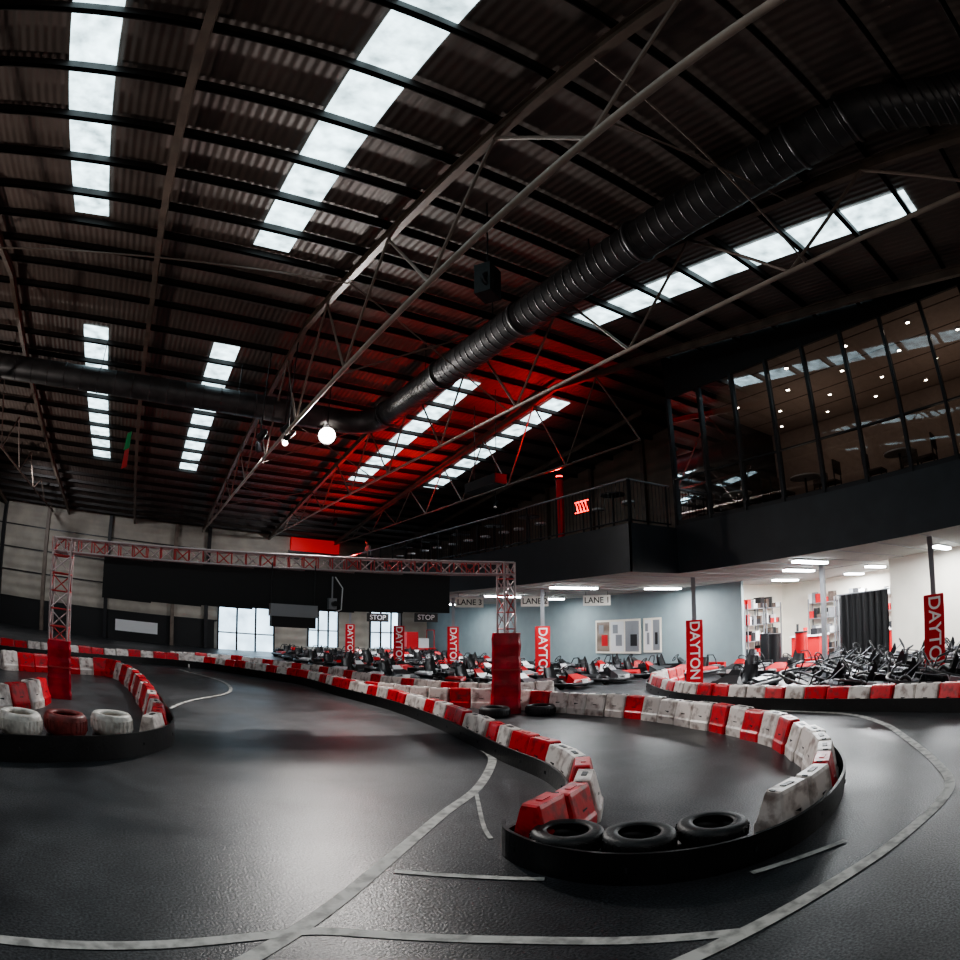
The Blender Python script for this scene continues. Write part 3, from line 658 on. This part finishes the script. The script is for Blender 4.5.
red((10.95,13.0,6.2),(8.8,13.8,9),700,160); red((9.9,20.5,5.2),(7.6,20,9),900,150); red((9.9,27,5.0),(7,25,8),700,150)
for y in (-3,2,6.5):
    l=bpy.data.lights.new('lounge_lamp','AREA'); l.size=1.5; l.energy=26; l.color=(1,.85,.72); o=bpy.data.objects.new('lounge_lamp',l); COL.objects.link(o); o.location=(14.3,y,4.9); o.rotation_euler=(math.pi,0,0)
b=MB(); b.cyl((-1.25,20.4,6.3),(-1.0,20.4,7.7),.015,'dark',6)
for k,(z0,z1) in (('green',(6.95,7.55)),('signred',(6.3,6.95))):
    b.add([(-1.24,20.38,z0),(-1.04,20.3,z0+.1),(-1.04,20.3,z1+.1),(-1.2,20.38,z1)],[(0,1,2,3)],k)
b.obj('hanging_flag')
# ------------------------------------------------------------ person on the balcony
def skinned(name,verts,edges,radii,k,parent,sub=2):
    me=bpy.data.meshes.new(name); me.from_pydata(verts,edges,[]); me.materials.append(M[k]); o=bpy.data.objects.new(name,me); COL.objects.link(o); o.parent=parent
    md=o.modifiers.new('skin','SKIN')
    for i,r in enumerate(radii):
        r=r if isinstance(r,tuple) else (r,r); me.skin_vertices[0].data[i].radius=r
    me.skin_vertices[0].data[0].use_root=True
    s=o.modifiers.new('sub','SUBSURF'); s.levels=sub; s.render_levels=sub
    return o
pe=bpy.data.objects.new('standing_person',None); COL.objects.link(pe); pe.location=(10.5,26.4,4.06); pe.rotation_euler[2]=math.radians(90)
skinned('trousers',[(0,0,.95),(-.1,0,.88),(-.11,-.02,.5),(-.11,0,.1),(.1,0,.88),(.11,.03,.5),(.12,.02,.1)],[(0,1),(1,2),(2,3),(0,4),(4,5),(5,6)],[.13,.1,.07,.05,.1,.07,.05],'trouser',pe)
skinned('shirt',[(0,0,.95),(0,.04,1.2),(0,.1,1.42),(0,.12,1.5),(-.19,.1,1.42),(-.26,.15,1.15),(-.16,.36,1.08),(.19,.1,1.42),(.26,.15,1.15),(.16,.36,1.08)],[(0,1),(1,2),(2,3),(2,4),(4,5),(5,6),(2,7),(7,8),(8,9)],[(.16,.11),(.15,.11),(.16,.11),.06,.065,.05,.035,.065,.05,.035],'shirt',pe)
skinned('head',[(0,.12,1.48),(0,.14,1.56),(0,.16,1.63),(0,.16,1.70),(0,.15,1.74)],[(0,1),(1,2),(2,3),(3,4)],[.05,.05,.075,.08,.05],'skin',pe)
b=MB(); b.lathe((0,.14,1.68),[(.001,.115),(.05,.105),(.088,.06),(.096,.0),(.09,-.05),(.08,-.04),(.001,.0)],'hair',16); b.cyl((0,.23,1.66),(0,.262,1.635),.008,'skin',6,.016)
for sx in (-1,1):
    b.cyl((sx*.03,.225,1.672),(sx*.03,.243,1.672),.009,'kblack',8); b.cyl((sx*.075,.15,1.66),(sx*.092,.145,1.66),.022,'skin',8)
    b.box((min(sx*.16,sx*.08),-.02,0),(max(sx*.16,sx*.08),.2,.08),'kblack')
b.box((-.025,.225,1.605),(.025,.238,1.612),'rpaint'); b.obj('face_hair_shoes',pe)
for sx in (-1,1):
    vs=[(sx*.16,.36,1.08),(sx*.14,.42,1.07),(sx*.135,.45,1.07)]; ed=[(0,1),(1,2)]; rr=[.028,.034,.03]
    for f in range(4):
        n=len(vs); ox=-.033+.022*f; vs+=[(sx*.135+ox,.47,1.07),(sx*.135+ox,.51,1.065),(sx*.135+ox,.53+.005*(f%3),1.03)]; ed+=[(2,n),(n,n+1),(n+1,n+2)]; rr+=[.009,.009,.008]
    n=len(vs); vs+=[(sx*.135-sx*.05,.43,1.06),(sx*.135-sx*.06,.46,1.04)]; ed+=[(1,n),(n,n+1)]; rr+=[.01,.009]
    skinned('hand',vs,ed,rr,'skin',pe,1)
# ------------------------------------------------------------ world, camera
w=bpy.data.worlds.new('world'); S.world=w; w.use_nodes=True; w.node_tree.nodes['Background'].inputs[0].default_value=(.5,.6,.7,1); w.node_tree.nodes['Background'].inputs[1].default_value=.3
cam=bpy.data.cameras.new('camera'); co=bpy.data.objects.new('camera',cam); COL.objects.link(co)
co.location=(0,0,1.8); co.rotation_euler=(math.radians(104),0,-math.radians(32.3))
cam.type='PANO'; cam.sensor_width=16.8; cam.sensor_height=16.8; cam.lens=10.5; cam.clip_end=200
S.camera=co
